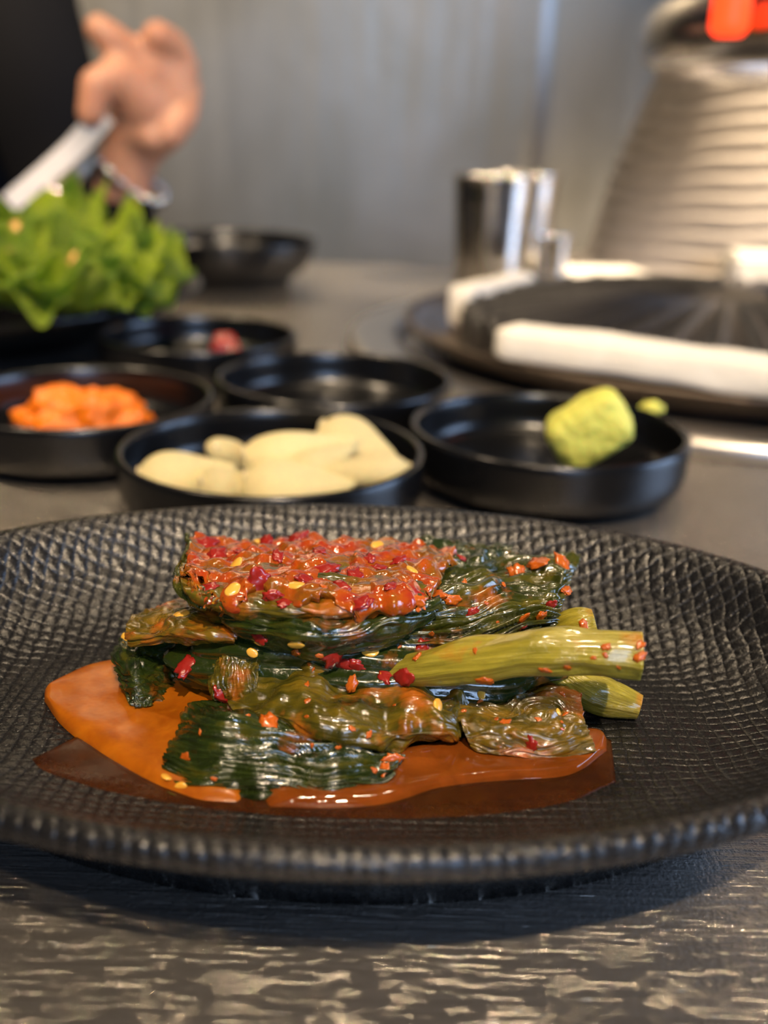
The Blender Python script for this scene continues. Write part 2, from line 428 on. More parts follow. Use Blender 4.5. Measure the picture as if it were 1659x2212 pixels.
# ------------------------------------------------------------------ the black plate
PA, PB, PC = .0925, .0592, Vector((-.0053, .1538, 0))
ZF = .0140
def oval(name, prof, n=220):
    vs_, fs = [], []
    for (d, z) in prof:
        for k in range(n):
            a = 2 * PI * k / n; vs_.append(((PA - d) * math.cos(a), (PB - d) * math.sin(a), z))
    m = len(prof)
    for i in range(m - 1):
        for k in range(n): fs.append((i * n + k, i * n + (k + 1) % n, (i + 1) * n + (k + 1) % n, (i + 1) * n + k))
    for i in (0, m - 1):
        z = prof[i][1]; r = []
        for s in (.66, .33):
            st = len(vs_)
            d = prof[i][0]
            for k in range(n):
                a = 2 * PI * k / n; vs_.append(((PA - d) * s * math.cos(a), (PB - d) * s * math.sin(a), z))
            r.append(st)
        c = len(vs_); vs_.append((0, 0, z)); ring = [i * n] + r
        for A, B in zip(ring, ring[1:]):
            for k in range(n): fs.append((A + k, A + (k + 1) % n, B + (k + 1) % n, B + k))
        for k in range(n): fs.append((r[-1] + k, r[-1] + (k + 1) % n, c))
    return mesh(name, vs_, fs)
under = [(.036, .007), (.032, .006), (.031, .0), (.027, .0), (.0255, .004), (.018, .0125), (.009, .0195), (.003, .0245), (.0006, .0266), (0, .0274)]
top = [(-.0001, .0290), (.0003, .0299), (.0012, .0304), (.0026, .0303), (.0036, .0298), (.0052, .0285), (.0080, .0253), (.0110, .0220), (.0150, .0190), (.0200, .0164), (.0255, .0148), (.030, .0141), (.034, ZF)]
pl = link('oval_plate', oval('oval_plate', dense(under, .003) + dense(top, .0012)), 'black_woven_stoneware', None, PC)
tag(pl, 'black oval plate with woven relief holding the red chilli leaf kimchi', 'plate')

# ------------------------------------------------------------------ sauce on the plate
def pool(name, far, near, mat, hgt, label, z=ZF, nx=90, ny=18, seed=0):
    Pf = catmull([tuple(at(x, y, z)) for x, y in far], nx); Pn = catmull([tuple(at(x, y, z)) for x, y in near], nx)
    vs_, fs = [], []
    for i in range(nx):
        ex = min(1, min(i, nx - 1 - i) / 7.0)
        for j in range(ny):
            t = j / (ny - 1); p = Pf[i] * (1 - t) + Pn[i] * t
            e = min(t, 1 - t) * 2; prof = math.sqrt(max(0, 1 - (1 - min(1, e * 2.4)) ** 2)) * math.sqrt(max(0, 1 - (1 - ex) ** 2))
            w = 1 + .25 * nz(p[0] * 160, p[1] * 160, seed)
            vs_.append((p[0], p[1], z + .00012 + hgt * prof * w))
    o = len(vs_)
    for i in range(nx):
        for j in range(ny):
            v = vs_[i * ny + j]; vs_.append((v[0], v[1], z + .00005))
    for i in range(nx - 1):
        for j in range(ny - 1):
            a = i * ny + j; fs.append((a, a + 1, a + ny + 1, a + ny)); fs.append((o + a, o + a + ny, o + a + ny + 1, o + a + 1))
    b = [j for j in range(ny)] + [i * ny + ny - 1 for i in range(1, nx)] + [(nx - 1) * ny + j for j in range(ny - 2, -1, -1)] + [i * ny for i in range(nx - 2, 0, -1)]
    for p, q in zip(b, b[1:] + b[:1]): fs.append((p, o + p, o + q, q))
    ob = link(name, mesh(name, vs_, fs), mat); tag(ob, label, 'sauce', None, 'stuff'); return ob
pool('thin_brine', [(70, 1640), (250, 1560), (500, 1540), (900, 1560), (1200, 1560), (1320, 1600)],
     [(75, 1670), (250, 1735), (500, 1782), (850, 1796), (1150, 1762), (1330, 1690)], 'thin_brine', .0003, 'thin dark brown brine spread over the floor of the black plate', seed=3)
pool('orange_sauce', [(96, 1500), (140, 1466), (220, 1432), (330, 1420), (460, 1430), (560, 1470)],
     [(96, 1516), (135, 1570), (215, 1632), (320, 1694), (420, 1735), (520, 1745)], 'orange_sauce', .0016, 'orange chilli sauce pooled beside the drooping dark leaf', seed=1)
pool('brown_sauce', [(560, 1720), (700, 1680), (850, 1630), (1000, 1600), (1150, 1590), (1280, 1580), (1312, 1605)],
     [(580, 1748), (700, 1752), (830, 1744), (950, 1708), (1090, 1692), (1230, 1680), (1312, 1625)], 'brown_sauce', .0015, 'reddish brown sauce pooled along the front of the leaf pile', seed=2)

# ------------------------------------------------------------------ the leaf pile
def leaf(label, mat, *a, **k):
    o = link('kimchi_leaf', sheet('kimchi_leaf', *a, **k), mat); tag(o, label, 'vegetable leaf', 'leaves of the kimchi pile'); return o
# wad of leaf inside the pile
def wad(name, c, r, seed, mat, label):
    bm = bmesh.new(); bmesh.ops.create_icosphere(bm, subdivisions=5, radius=1)
    for v in bm.verts:
        n = v.co.copy(); f = 1 + .16 * nz(n.x * 2.2, n.y * 2.2, n.z * 2.2 + seed) + .09 * abs(math.sin(9 * n.z + 3 * nz(n.x * 2, n.y * 2, seed)))
        v.co = Vector((n.x * r[0] * f, n.y * r[1] * f, max(n.z * r[2] * f, -r[2] * .8)))
    me = bpy.data.meshes.new(name); bm.to_mesh(me)
    vs_ = [tuple(v.co + Vector(c)) for v in bm.verts]; LEAF_TRIS.append((vs_, [tuple(x.index for x in f.verts) for f in bm.faces])); bm.free()
    me.polygons.foreach_set('use_smooth', [True] * len(me.polygons))
    o = link(name, me, mat, None, c); tag(o, label, 'vegetable leaf', 'leaves of the kimchi pile'); return o
wad('kimchi_leaf', (-.002, .160, .0215), (.036, .0125, .0080), 1, 'leaf_dark', 'dark crumpled wad of leaf buried in the middle of the pile')

leaf('dark leaf end drooping at the left into the orange sauce', 'leaf_dark',
     [[(275, 1375, .166), (330, 1362, .166), (410, 1370, .168)], [(243, 1408, .161), (300, 1412, .156), (385, 1440, .160)],
      [(258, 1462, .155), (300, 1478, .151), (375, 1478, .157)], [(284, 1520, .1505), (312, 1528, .149), (372, 1508, .154)]],
     70, 70, wr=(.0011, 5), lump=(.0008, 190), seed=11, thick=.0012)
leaf('brown-green leaf flap with a seed on it, sticking out at the left', 'leaf_brown',
     [[(320, 1318, .168), (370, 1300, .170), (430, 1290, .170), (520, 1305, .166)], [(280, 1340, .160), (350, 1326, .159), (425, 1322, .158), (520, 1345, .155)],
      [(272, 1372, .154), (342, 1368, .1515), (412, 1364, .150), (510, 1380, .150)], [(284, 1394, .154), (348, 1392, .152), (415, 1390, .153), (500, 1402, .154)]],
     90, 60, wr=(.0007, 4), lump=(.0009, 150), seed=21, thick=.0009)
leaf('small yellow-green leaf scrap tucked between the left leaves', 'leaf_olive',
     [[(445, 1385, .156), (495, 1368, .155), (560, 1380, .154)], [(448, 1440, .151), (500, 1432, .149), (560, 1440, .149)], [(452, 1512, .149), (500, 1520, .147), (555, 1500, .147)]],
     60, 60, wr=(.0009, 4), lump=(.0012, 220), seed=31, wdir='u')
leaf('dark wavy leaf folded under the red chilli topping', 'leaf_dark',
     [[(470, 1300, .160), (560, 1308, .159), (660, 1318, .158), (760, 1318, .158), (860, 1305, .159), (950, 1285, .160)],
      [(472, 1328, .152), (560, 1342, .148), (660, 1350, .146), (760, 1348, .1465), (860, 1326, .149), (950, 1295, .153)],
      [(490, 1352, .152), (565, 1382, .148), (660, 1402, .146), (760, 1398, .1465), (860, 1366, .149), (940, 1326, .153)],
      [(520, 1378, .158), (580, 1410, .155), (660, 1428, .153), (760, 1424, .153), (860, 1398, .155), (940, 1352, .158)],
      [(540, 1400, .162), (600, 1440, .160), (670, 1450, .158), (760, 1450, .158), (860, 1430, .160), (930, 1380, .162)]],
     150, 90, wr=(.0012, 6), lump=(.0008, 160), seed=41, thick=.0010)
leaf('crumpled olive leaf smeared with paste between the upper and front leaves', 'leaf_brown',
     [[(545, 1385, .160), (640, 1400, .158), (740, 1400, .157), (850, 1390, .157), (940, 1385, .158)], [(550, 1410, .155), (640, 1425, .152), (740, 1428, .151), (850, 1418, .152), (940, 1410, .153)],
      [(560, 1440, .153), (640, 1452, .150), (740, 1460, .149), (850, 1456, .149), (935, 1440, .151)], [(570, 1466, .155), (640, 1480, .153), (740, 1492, .151), (850, 1490, .151), (930, 1470, .153)]],
     120, 70, wr=(.0011, 3), lump=(.0022, 210), seed=45, thick=.0009)
leaf('wrinkled green leaf fan with parallel ribs on the right of the pile', 'leaf_green',
     [[(870, 1240, .170), (970, 1222, .176), (1080, 1212, .180), (1200, 1196, .182), (1256, 1204, .182)],
      [(860, 1300, .161), (970, 1268, .164), (1090, 1248, .168), (1190, 1238, .170), (1238, 1244, .170)],
      [(835, 1350, .1545), (960, 1322, .156), (1080, 1302, .158), (1180, 1290, .160), (1222, 1288, .162)],
      [(800, 1392, .151), (930, 1374, .152), (1060, 1350, .153), (1160, 1336, .155), (1206, 1328, .157)],
      [(800, 1420, .151), (920, 1412, .151), (1040, 1395, .152), (1150, 1378, .153), (1190, 1360, .156)]],
     170, 130, wr=(.0024, 9), lump=(.0014, 130), seed=51, thick=.0010)
leaf('curled dark green leaf on top of the pile behind the red chilli topping', 'leaf_dark',
     [[(870, 1178, .188), (950, 1164, .190), (1030, 1172, .190), (1104, 1184, .190)], [(875, 1196, .180), (955, 1190, .181), (1035, 1194, .182), (1106, 1192, .184)],
      [(880, 1230, .173), (960, 1226, .173), (1035, 1226, .175), (1098, 1216, .180)], [(880, 1262, .170), (960, 1255, .170), (1035, 1245, .173), (1090, 1232, .179)]],
     100, 70, wr=(.0014, 6), lump=(.0016, 190), seed=61)
slab = [[(408, 1158, .182), (500, 1176, .186), (620, 1170, .188), (740, 1172, .188), (870, 1174, .186), (985, 1190, .182)],
        [(394, 1196, .170), (500, 1204, .172), (620, 1200, .172), (740, 1202, .172), (860, 1208, .172), (965, 1225, .170)],
        [(388, 1240, .158), (490, 1248, .157), (610, 1250, .156), (730, 1252, .156), (850, 1258, .157), (945, 1268, .159)],
        [(402, 1280, .151), (490, 1298, .149), (610, 1308, .1475), (730, 1310, .1475), (840, 1304, .149), (925, 1292, .152)],
        [(440, 1306, .1515), (510, 1326, .149), (620, 1336, .1475), (730, 1336, .1475), (830, 1326, .150), (895, 1310, .153)],
        [(470, 1318, .157), (520, 1336, .155), (620, 1346, .154), (730, 1346, .154), (830, 1336, .155), (885, 1320, .157)]]
leaf('torn dark leaf edge standing up at the end of the red topping', 'leaf_green',
     [[(402, 1150, .176), (420, 1172, .176), (442, 1190, .176)], [(396, 1200, .168), (414, 1214, .168), (438, 1225, .168)], [(374, 1236, .160), (394, 1260, .158), (424, 1275, .156)], [(392, 1288, .154), (410, 1304, .151), (445, 1316, .150)]],
     40, 70, wr=(.0007, 3), lump=(.0012, 240), seed=66, edge=.12)
topleaf = leaf('large upper leaf heaped with red chilli paste', 'leaf_olive', slab, 130, 110, wr=(.0008, 5), lump=(.0010, 150), seed=71, thick=.0012)
pasterows = [[(x + (14 if i == 0 else 0), y, Y) for i, (x, y, Y) in enumerate(r)] for r in slab[:5]]
link('chilli_paste', sheet('chilli_paste', pasterows, 150, 110, lump=(.0017, 230), seed=72, thick=.0016, edge=.05, off=.0010, edgev=.32), 'chilli_paste', topleaf)
topleaf.children[0]['label'] = 'glossy red-orange chilli paste'
leaf('translucent brown-olive leaf draped over the front of the pile', 'leaf_olive',
     [[(545, 1448, .157), (640, 1436, .157), (740, 1438, .157), (850, 1450, .156), (960, 1475, .155), (1015, 1498, .152)],
      [(508, 1486, .150), (620, 1466, .149), (740, 1472, .148), (850, 1488, .147), (960, 1504, .147), (1012, 1528, .146)],
      [(492, 1518, .145), (600, 1508, .143), (740, 1520, .1415), (850, 1530, .1415), (960, 1540, .142), (1002, 1558, .143)],
      [(545, 1546, .141), (620, 1556, .139), (740, 1584, .137), (850, 1590, .137), (950, 1586, .139), (992, 1590, .141)],
      [(600, 1566, .142), (680, 1592, .140), (750, 1622, .1385), (850, 1618, .1385), (940, 1606, .141), (988, 1606, .143)]],
     150, 110, wr=(.0006, 3), lump=(.0022, 150), seed=81, thick=.0008)
leaf('olive leaf fold lying under the pale stem', 'leaf_brown',
     [[(955, 1492, .153), (1050, 1488, .154), (1150, 1472, .155), (1252, 1480, .156)], [(968, 1522, .147), (1060, 1520, .147), (1160, 1514, .148), (1256, 1518, .149)],
      [(990, 1560, .142), (1080, 1560, .1415), (1180, 1558, .142), (1268, 1558, .1435)], [(1008, 1592, .140), (1090, 1602, .139), (1190, 1606, .139), (1280, 1598, .141)],
      [(1020, 1618, .1395), (1100, 1632, .138), (1200, 1640, .138), (1292, 1622, .140)]],
     120, 100, wr=(.0008, 4), lump=(.0012, 130), seed=91, thick=.0009)
leaf('dark green leaf with long wrinkles at the front of the pile', 'leaf_dark',
     [[(432, 1522, .150), (500, 1520, .149), (600, 1546, .147), (700, 1586, .145), (800, 1612, .143), (872, 1622, .142)],
      [(402, 1542, .1445), (480, 1546, .140), (600, 1572, .139), (700, 1606, .138), (800, 1628, .138), (876, 1634, .138)],
      [(374, 1602, .1385), (470, 1606, .134), (600, 1626, .133), (700, 1646, .133), (800, 1650, .134), (868, 1650, .1355)],
      [(350, 1662, .1325), (450, 1680, .129), (600, 1690, .1285), (700, 1690, .129), (800, 1676, .131), (852, 1666, .133)],
      [(354, 1718, .1280), (450, 1740, .1265), (600, 1742, .1265), (700, 1732, .127), (780, 1716, .129), (832, 1700, .131)]],
     170, 130, wr=(.0019, 8.5), lump=(.0014, 120), seed=101, thick=.0010)

# stems
def stem(label, pts, rad, seed, **k):
    me = tube_mesh('pickled_stalk', [tuple(atY(*p)) for p in pts], rad, n=40, seg=90, grooves=7, groove=.035, lump=.16, seed=seed, **k)
    LEAF_TRIS.append(([tuple(v.co) for v in me.vertices], [tuple(p.vertices) for p in me.polygons]))
    o = link('pickled_stalk', me, 'pickled_stem'); tag(o, label, 'vegetable'); return o
stem('thick pale yellow-green stem jutting out of the pile, cut end free', [(840, 1452, .1500), (930, 1442, .1470), (1040, 1424, .1440), (1160, 1408, .1420), (1280, 1408, .1405), (1384, 1416, .1395)], [.0022, .0032, .0037, .0037, .0037, .0038], 5, flat=.96)
stem('short olive stem showing behind the thick pale stem', [(1120, 1400, .162), (1190, 1378, .161), (1250, 1352, .160), (1284, 1344, .160)], [.0026, .0030, .0032, .0026], 6)
stem('pale stem below the thick stem, resting on the plate', [(1180, 1440, .158), (1250, 1478, .156), (1310, 1505, .1545), (1382, 1528, .153)], [.0026, .0034, .0034, .0020], 8)

# seeds and chilli pieces lying on the pile
vs_all, fs_all = [], []
for v, f in LEAF_TRIS:
    o = len(vs_all); vs_all += v; fs_all += [tuple(i + o for i in q) for q in f]
bvh = BVHTree.FromPolygons([Vector(v) for v in vs_all], fs_all)
def hit(px, py):
    d = ray(px, py).normalized(); l, n, i, t = bvh.ray_cast(CAM, d)
    if l is None: l = at(px, py, ZF + .001); n = Vector((0, 0, 1))
    if n.dot(d) > 0: n = -n
    return l, n
def chip(name, seed, mat, s=(1, .7, .35), rough=.35):
    bm = bmesh.new(); bmesh.ops.create_icosphere(bm, subdivisions=3, radius=1)
    for v in bm.verts:
        n = v.co.copy(); f = 1 + rough * .8 * nz(n.x * 1.7 + seed, n.y * 1.7, n.z * 1.7) + rough * .3 * nz(n.x * 4 + seed, n.y * 4, n.z * 4)
        v.co = Vector((n.x * s[0] * f, n.y * s[1] * f, n.z * s[2] * f + .25 * s[2] * n.x * n.x))
    me = bpy.data.meshes.new(name); bm.to_mesh(me); bm.free()
    me.polygons.foreach_set('use_smooth', [True] * len(me.polygons)); me.materials.append(MATS[mat]); return me
seed_me = [chip('chilli_seed', i, 'seed_yellow', (1, .72, .30), .12) for i in range(3)]
red_me = [chip('chilli_flake', 10 + i, 'chilli_red', (1, .75, .24), .8) for i in range(4)]
org_me = [chip('chilli_flake', 30 + i, 'chilli_orange', (1, .62, .22), .9) for i in range(4)]
PXM = .165 / F
def scatter(name, meshes, px, py, size, label, cat, group, k, ang=None, lift=.05):
    l, n = hit(px, py); s = size * .5 * PXM
    o = bpy.data.objects.new(name, meshes[k % len(meshes)]); C.objects.link(o)
    q = n.to_track_quat('Z', 'Y'); a = random.uniform(0, 6.28) if ang is None else ang
    o.rotation_euler = (q @ Matrix.Rotation(a, 3, 'Z').to_quaternion()).to_euler(); o.location = l + n * (s * lift); o.scale = (s, s, s)
    tag(o, label, cat, group); return o
for k, (x, y, s) in enumerate([(511, 1219, 42), (503, 1275, 40), (640, 1266, 44), (393, 1328, 50), (814, 1178, 40), (270, 1382, 34), (998, 1573, 40), (800, 1408, 40), (640, 1392, 38),
                               (545, 1410, 28), (352, 1598, 20), (390, 1700, 30), (360, 1680, 32), (560, 1170, 34), (890, 1232, 34), (1040, 1500, 26), (1206, 1538, 18), (1202, 1662, 20), (945, 1524, 34), (300, 1565, 22)]):
    scatter('chilli_seed', seed_me, x, y, s, 'flat yellow chilli seed stuck on the kimchi pile', 'seed', 'chilli seeds on the kimchi', k)
reds = [(445, 1175, 62), (470, 1195, 50), (575, 1168, 40), (640, 1160, 58), (690, 1188, 40), (700, 1225, 62), (660, 1250, 46), (560, 1265, 70), (600, 1200, 34), (770, 1240, 44), (820, 1225, 44),
        (740, 1270, 44), (620, 1300, 40), (455, 1265, 34), (780, 1300, 46), (860, 1210, 34), (720, 1415, 54), (745, 1440, 44), (770, 1440, 40), (870, 1462, 50), (560, 1380, 30), (830, 1460, 36),
        (1000, 1205, 28), (1190, 1308, 30), (1145, 1610, 34), (915, 1395, 34), (1020, 1325, 30), (480, 1500, 40), (400, 1440, 46), (1130, 1357, 24), (590, 1290, 40), (845, 1265, 34), (520, 1192, 36), (800, 1205, 30)]
for k, (x, y, s) in enumerate(reds):
    scatter('chilli_flake', red_me, x, y, s * 1.1, 'wet red chilli piece stuck on the kimchi pile', 'chilli flake', 'red chilli pieces on the kimchi', k, None, -.08)
orgs = [(940, 1287, 46), (975, 1296, 30), (1222, 1276, 34), (1130, 1335, 26), (1168, 1330, 30), (1160, 1218, 60), (1120, 1238, 50), (1212, 1215, 44), (1384, 1392, 20), (1380, 1420, 22), (1310, 1398, 18), (1176, 1447, 20),
        (580, 1562, 44), (1050, 1470, 30), (905, 1300, 34), (400, 1640, 28), (1090, 1562, 20), (760, 1480, 30), (640, 1410, 24), (850, 1638, 34), (830, 1660, 26), (1260, 1350, 24), (900, 1420, 22)]
for k, (x, y, s) in enumerate(orgs):
    scatter('chilli_flake', org_me, x, y, s * 1.15, 'orange chilli shred stuck on the kimchi pile', 'chilli flake', 'orange chilli shreds on the kimchi', k)

frnd = random.Random(12)
for k in range(46):
    x0, x1, y0, y1 = frnd.choice([(420, 920, 1180, 1320), (500, 980, 1450, 1590), (380, 840, 1540, 1720), (1000, 1270, 1490, 1610), (880, 1220, 1230, 1380), (900, 1360, 1370, 1450), (470, 900, 1340, 1450)])
    scatter('chilli_flake', org_me, frnd.uniform(x0, x1), frnd.uniform(y0, y1), frnd.uniform(9, 19), 'tiny orange chilli fleck stuck on the kimchi pile', 'chilli flake', 'tiny chilli flecks on the kimchi', k)

# ------------------------------------------------------------------ small black dishes
RD, RZ = .045, .020
DISH = dense([(0, .004), (.030, .004), (.033, .0025), (.034, 0), (.037, 0), (.0378, .0028), (.0415, .0036), (.0438, .0058), (.0446, .009), (.0450, .0190), (.0446, .0199), (.0438, .0202), (.0430, .0199), (.0426, .0190), (.0418, .0095), (.0400, .0068), (.037, .0058), (0, .0056)], .002)
dish_me = lathe('sauce_dish', DISH, 128)
def dish(px, py, label, s=1.0):
    p = at(px, py, RZ * s); o = link('sauce_dish', dish_me, 'black_melamine', None, (p.x, p.y, 0)); o.scale = (s, s, s)
    tag(o, label, 'dish'); return o
g_d = dish(588, 965, 'small round black dish filled with garlic cloves')
w_d = dish(1186, 919, 'small round black dish with a lump of green wasabi')
s_d = dish(723, 811, 'empty small round black dish beside the grill ring')
r_d = dish(428, 717, 'small round black dish with a dab of red sauce')
o_d = dish(176, 852, 'small round black dish with orange chilli sauce')

# garlic cloves
def clove_mesh(seed, L=1.0, wd_=.55, flat=.75):
    n, m = 28, 26; vs_, fs = [], []
    for i in range(m):
        t = i / (m - 1); x = t - .45
        r = (math.sin(PI * min(1, t ** .8)) ** .66) * (1.05 - .55 * t) if 0 < t < 1 else 0
        for k in range(n):
            a = 2 * PI * k / n; c, s = math.cos(a), math.sin(a)
            yy = r * wd_ * .62 * c; zz = r * wd_ * .62 * flat * s
            if s < 0: zz *= .7
            f = 1 + .06 * nz(x * 3 + seed, c * 1.5, s * 1.5)
            vs_.append((x * L, yy * f + .10 * (t - .4) ** 2, zz * f + .16 * (t - .45) ** 2))
    for i in range(m - 1):
        for k in range(n): fs.append((i * n + k, i * n + (k + 1) % n, (i + 1) * n + (k + 1) % n, (i + 1) * n + k))
    return mesh('garlic_clove', vs_, fs)
CL = [clove_mesh(i, 1, w, f) for i, (w, f) in enumerate(((.62, .8), (.50, .85), (.70, .6)))]
def clove(px, py, y, size, rot, k, label):
    p = atY(px, py, y); o = link('garlic_clove', CL[k], 'garlic', None, p); o.scale = (size,) * 3; o.rotation_euler = rot
    r = link('root_end', root_me, 'garlic_root', o, (-.415, .02, .115))
    tag(o, label, 'garlic'); return o
root_me = chip('root_end', 3, 'garlic_root', (.02, .075, .06), .25)
gy = g_d.location.y
for px, py, y, s, rot, k, lab in [
    (395, 1034, gy - .016, .028, (.35, -.1, .15), 2, 'broad garlic clove against the rim of the dish, beside the pale cut face'),
    (500, 985, gy + .002, .022, (.5, .3, 1.0), 1, 'short upright garlic clove in the middle of the garlic dish'),
    (640, 990, gy - .003, .036, (.3, -.14, .25), 1, 'long garlic clove lying across the middle of the garlic dish'),
    (762, 962, gy + .008, .027, (.4, .2, -.45), 2, 'garlic clove topping the heap at the back of the garlic dish'),
    (690, 1008, gy - .010, .026, (.3, -.3, .6), 1, 'wedge-shaped garlic clove half under the long clove'),
    (635, 1058, gy - .022, .032, (.2, 0, .08), 2, 'flat garlic clove at the front rim of the garlic dish'),
    (800, 1030, gy - .012, .027, (.3, -.1, 3.4), 0, 'pointed garlic clove at the wasabi side of the garlic dish'),
    (500, 1055, gy - .021, .022, (.3, .1, .5), 0, 'small garlic clove between the broad clove and the flat clove')]:
    clove(px, py, y, s, rot, k, lab)

# lumps of sauce
def lump(name, c, r, rot, seed, mat, amp=.14, fr=2.0, sq=1.0, sub=5, zmin=-1.0):
    bm = bmesh.new(); bmesh.ops.create_icosphere(bm, subdivisions=sub, radius=1)
    for v in bm.verts:
        n = v.co.copy()
        if sq != 1: n = Vector([math.copysign(abs(q) ** sq, q) for q in n])
        f = 1 + amp * nz(n.x * fr + seed, n.y * fr, n.z * fr) + amp * .5 * nz(n.x * fr * 3 + seed, n.y * fr * 3, n.z * fr * 3)
        v.co = Vector((n.x * r[0] * f, n.y * r[1] * f, max(n.z * f, zmin) * r[2]))
    me = bpy.data.meshes.new(name); bm.to_mesh(me); bm.free(); me.polygons.foreach_set('use_smooth', [True] * len(me.polygons))
    o = link(name, me, mat, None, c); o.rotation_euler = rot; return o
wy = w_d.location.y
p = atY(1272, 926, wy - .006)
tag(lump('wasabi_lump', p, (.0132, .0092, .0098), (0, -.62, -.12), 4, 'wasabi', .05, 2.2, .55), 'barrel-shaped lump of green wasabi leaning in the black dish', 'wasabi')
p = atY(1408, 882, wy + .030)
tag(lump('wasabi_dab', p, (.0042, .003, .0026), (0, 0, .2), 8, 'wasabi', .2), 'tiny dab of wasabi on the rim of its dish', 'wasabi')
p = at(180, 905, .0058)
tag(lump('chilli_sauce', (p.x, p.y, .0058), (.0225, .015, .0125), (0, 0, .1), 2, 'orange_ssamjang', .3, 1.6, 1.0, 5, -.05), 'mound of orange chilli sauce in the black dish', 'sauce')
p = atY(486, 732, r_d.location.y + .012)
tag(lump('red_sauce', (p.x, p.y, .0056), (.0080, .006, max(.006, p.z - .0030)), (0, 0, .1), 5, 'chilli_red', .2, 1.6, 1.0, 4, -.05), 'small dab of bright red sauce in a black dish', 'sauce')

# ------------------------------------------------------------------ grill
GX, GY = .180, .545
ring = link('grill_ring', lathe('grill_ring', dense([(.176, .0), (.176, .0062), (.178, .0074), (.199, .0074), (.2015, .0066), (.2025, .0), (.176, .0)], .004), 160), 'satin_steel', None, (GX, GY, 0))
tag(ring, 'wide flat stainless steel ring set around the grill pan', 'ring')
gp = empty('grill_pan', (GX, GY, 0)); tag(gp, 'bronze-grey grease pan holding the black ribbed grill dome', 'grill')
link('pan_body', lathe('pan_body', dense([(0, .0008), (.125, .0008), (.150, .003), (.164, .009), (.171, .0150), (.1725, .0162), (.1718, .0172), (.170, .0168), (.1625, .0105), (.149, .0052), (.13, .0035), (0, .0035)], .004), 160), 'pan_bronze', gp)
# ribbed dome
nr_, nt_ = 60, 432; vs_, fs = [], []
for i in range(nr_ + 1):
    t = i / nr_; r = .018 + t * (.142 - .018)
    for k in range(nt_):
        a = 2 * PI * k / nt_; z = .0185 + .014 * (1 - t ** 1.8)
        rib = max(0, math.cos(36 * a)) ** .7 * min(1, t * 3) * (1 if t < .93 else 1.5)
        if t > .985: rib *= .4
        z += .0042 * rib
        vs_.append((r * math.cos(a), r * math.sin(a), z))
for i in range(nr_):
    for k in range(nt_): fs.append((i * nt_ + k, i * nt_ + (k + 1) % nt_, (i + 1) * nt_ + (k + 1) % nt_, (i + 1) * nt_ + k))
base = nr_ * nt_; st = len(vs_)
for k in range(nt_):
    a = 2 * PI * k / nt_; vs_.append((.143 * math.cos(a), .143 * math.sin(a), .0050))
for k in range(nt_): fs.append((base + k, base + (k + 1) % nt_, st + (k + 1) % nt_, st + k))
c = len(vs_); vs_.append((0, 0, .034))
for k in range(nt_): fs.append((k, (k + 1) % nt_, c))
link('grill_dome', mesh('grill_dome', vs_, fs), 'cast_iron', gp)['label'] = 'black cast iron dome with radial ribs'

# folded paper towels in the trough
def towel(name, a, b, hgt, wid, label, seed, cat='paper towel'):
    a, b = Vector(a), Vector(b); n = 60; d = (b - a); L = d.length; d.normalize(); s = Vector((-d.y, d.x, 0)).normalized(); vs_, fs = [], []
    m = 20
    for i in range(n):
        t = i / (n - 1); e = min(1, min(t, 1 - t) * 26); c = a.lerp(b, t)
        for k in range(m):
            th = 2 * PI * k / m; cx, sz = math.cos(th), math.sin(th)
            x = math.copysign(abs(cx) ** .45, cx) * wid / 2 * (.72 + .28 * e); z = math.copysign(abs(sz) ** .45, sz) * hgt / 2 * (.78 + .22 * e)
            w = .0008 * nz(t * 6, cx * 1.5, sz * 1.5 + seed)
            vs_.append(c + s * (x + w) + Vector((0, 0, z + hgt / 2 + w)))
    for i in range(n - 1):
        for k in range(m): fs.append((i * m + k, i * m + (k + 1) % m, (i + 1) * m + (k + 1) % m, (i + 1) * m + k))
    fs.append(tuple(range(m))); fs.append(tuple((n - 1) * m + k for k in range(m)))
    o = link(name, mesh(name, vs_, fs), 'white_paper_towel'); tag(o, label, cat); return o
ta = atY(1082, 790, .440); tb_ = atY(1750, 880, .375)
towel('paper_towel', (ta.x, ta.y, .0175), (tb_.x, tb_.y, .0175), .0145, .022, 'long folded white paper towel lying along the rim of the grill pan nearest the wasabi', 1)
ta = atY(965, 690, .565); tb_ = atY(1125, 640, .640)
towel('paper_towel', (ta.x + .006, ta.y, .006), (tb_.x + .002, tb_.y, .006), .024, .016, 'short folded white paper towel stuck in the far side of the grill pan', 2)

# exhaust hood above the grill
HX, HY, HZ = .262, .545, .140
hd = empty('exhaust_hood', (HX, HY, HZ)); tag(hd, 'polished steel exhaust hood end hanging over the grill', 'hood')
link('hood_shell', lathe('hood_shell', dense([(.050, .62), (.052, .30), (.060, .16), (.085, .075), (.125, .040), (.140, .026), (.1425, .014), (.138, .004), (.126, 0), (.116, .002), (.112, .010), (.105, .040), (.060, .080), (.046, .20), (.044, .62), (.050, .62)], .006), 128), 'hood_steel', hd)
link('hood_filter', lathe('hood_filter', [(0, .022), (.110, .022), (.110, .030), (0, .030)], 64), 'dark_inside', hd)
pr = atY(1578, 34, HY - .086)
link('lamp_cover', lathe('lamp_cover', dense([(0, -.008), (.0055, -.0076), (.0078, -.005), (.0078, .010), (.006, .012), (0, .012)], .002), 32), 'red_glow', hd, (pr.x - HX, pr.y - HY, pr.z - HZ))['label'] = 'glowing red lamp'

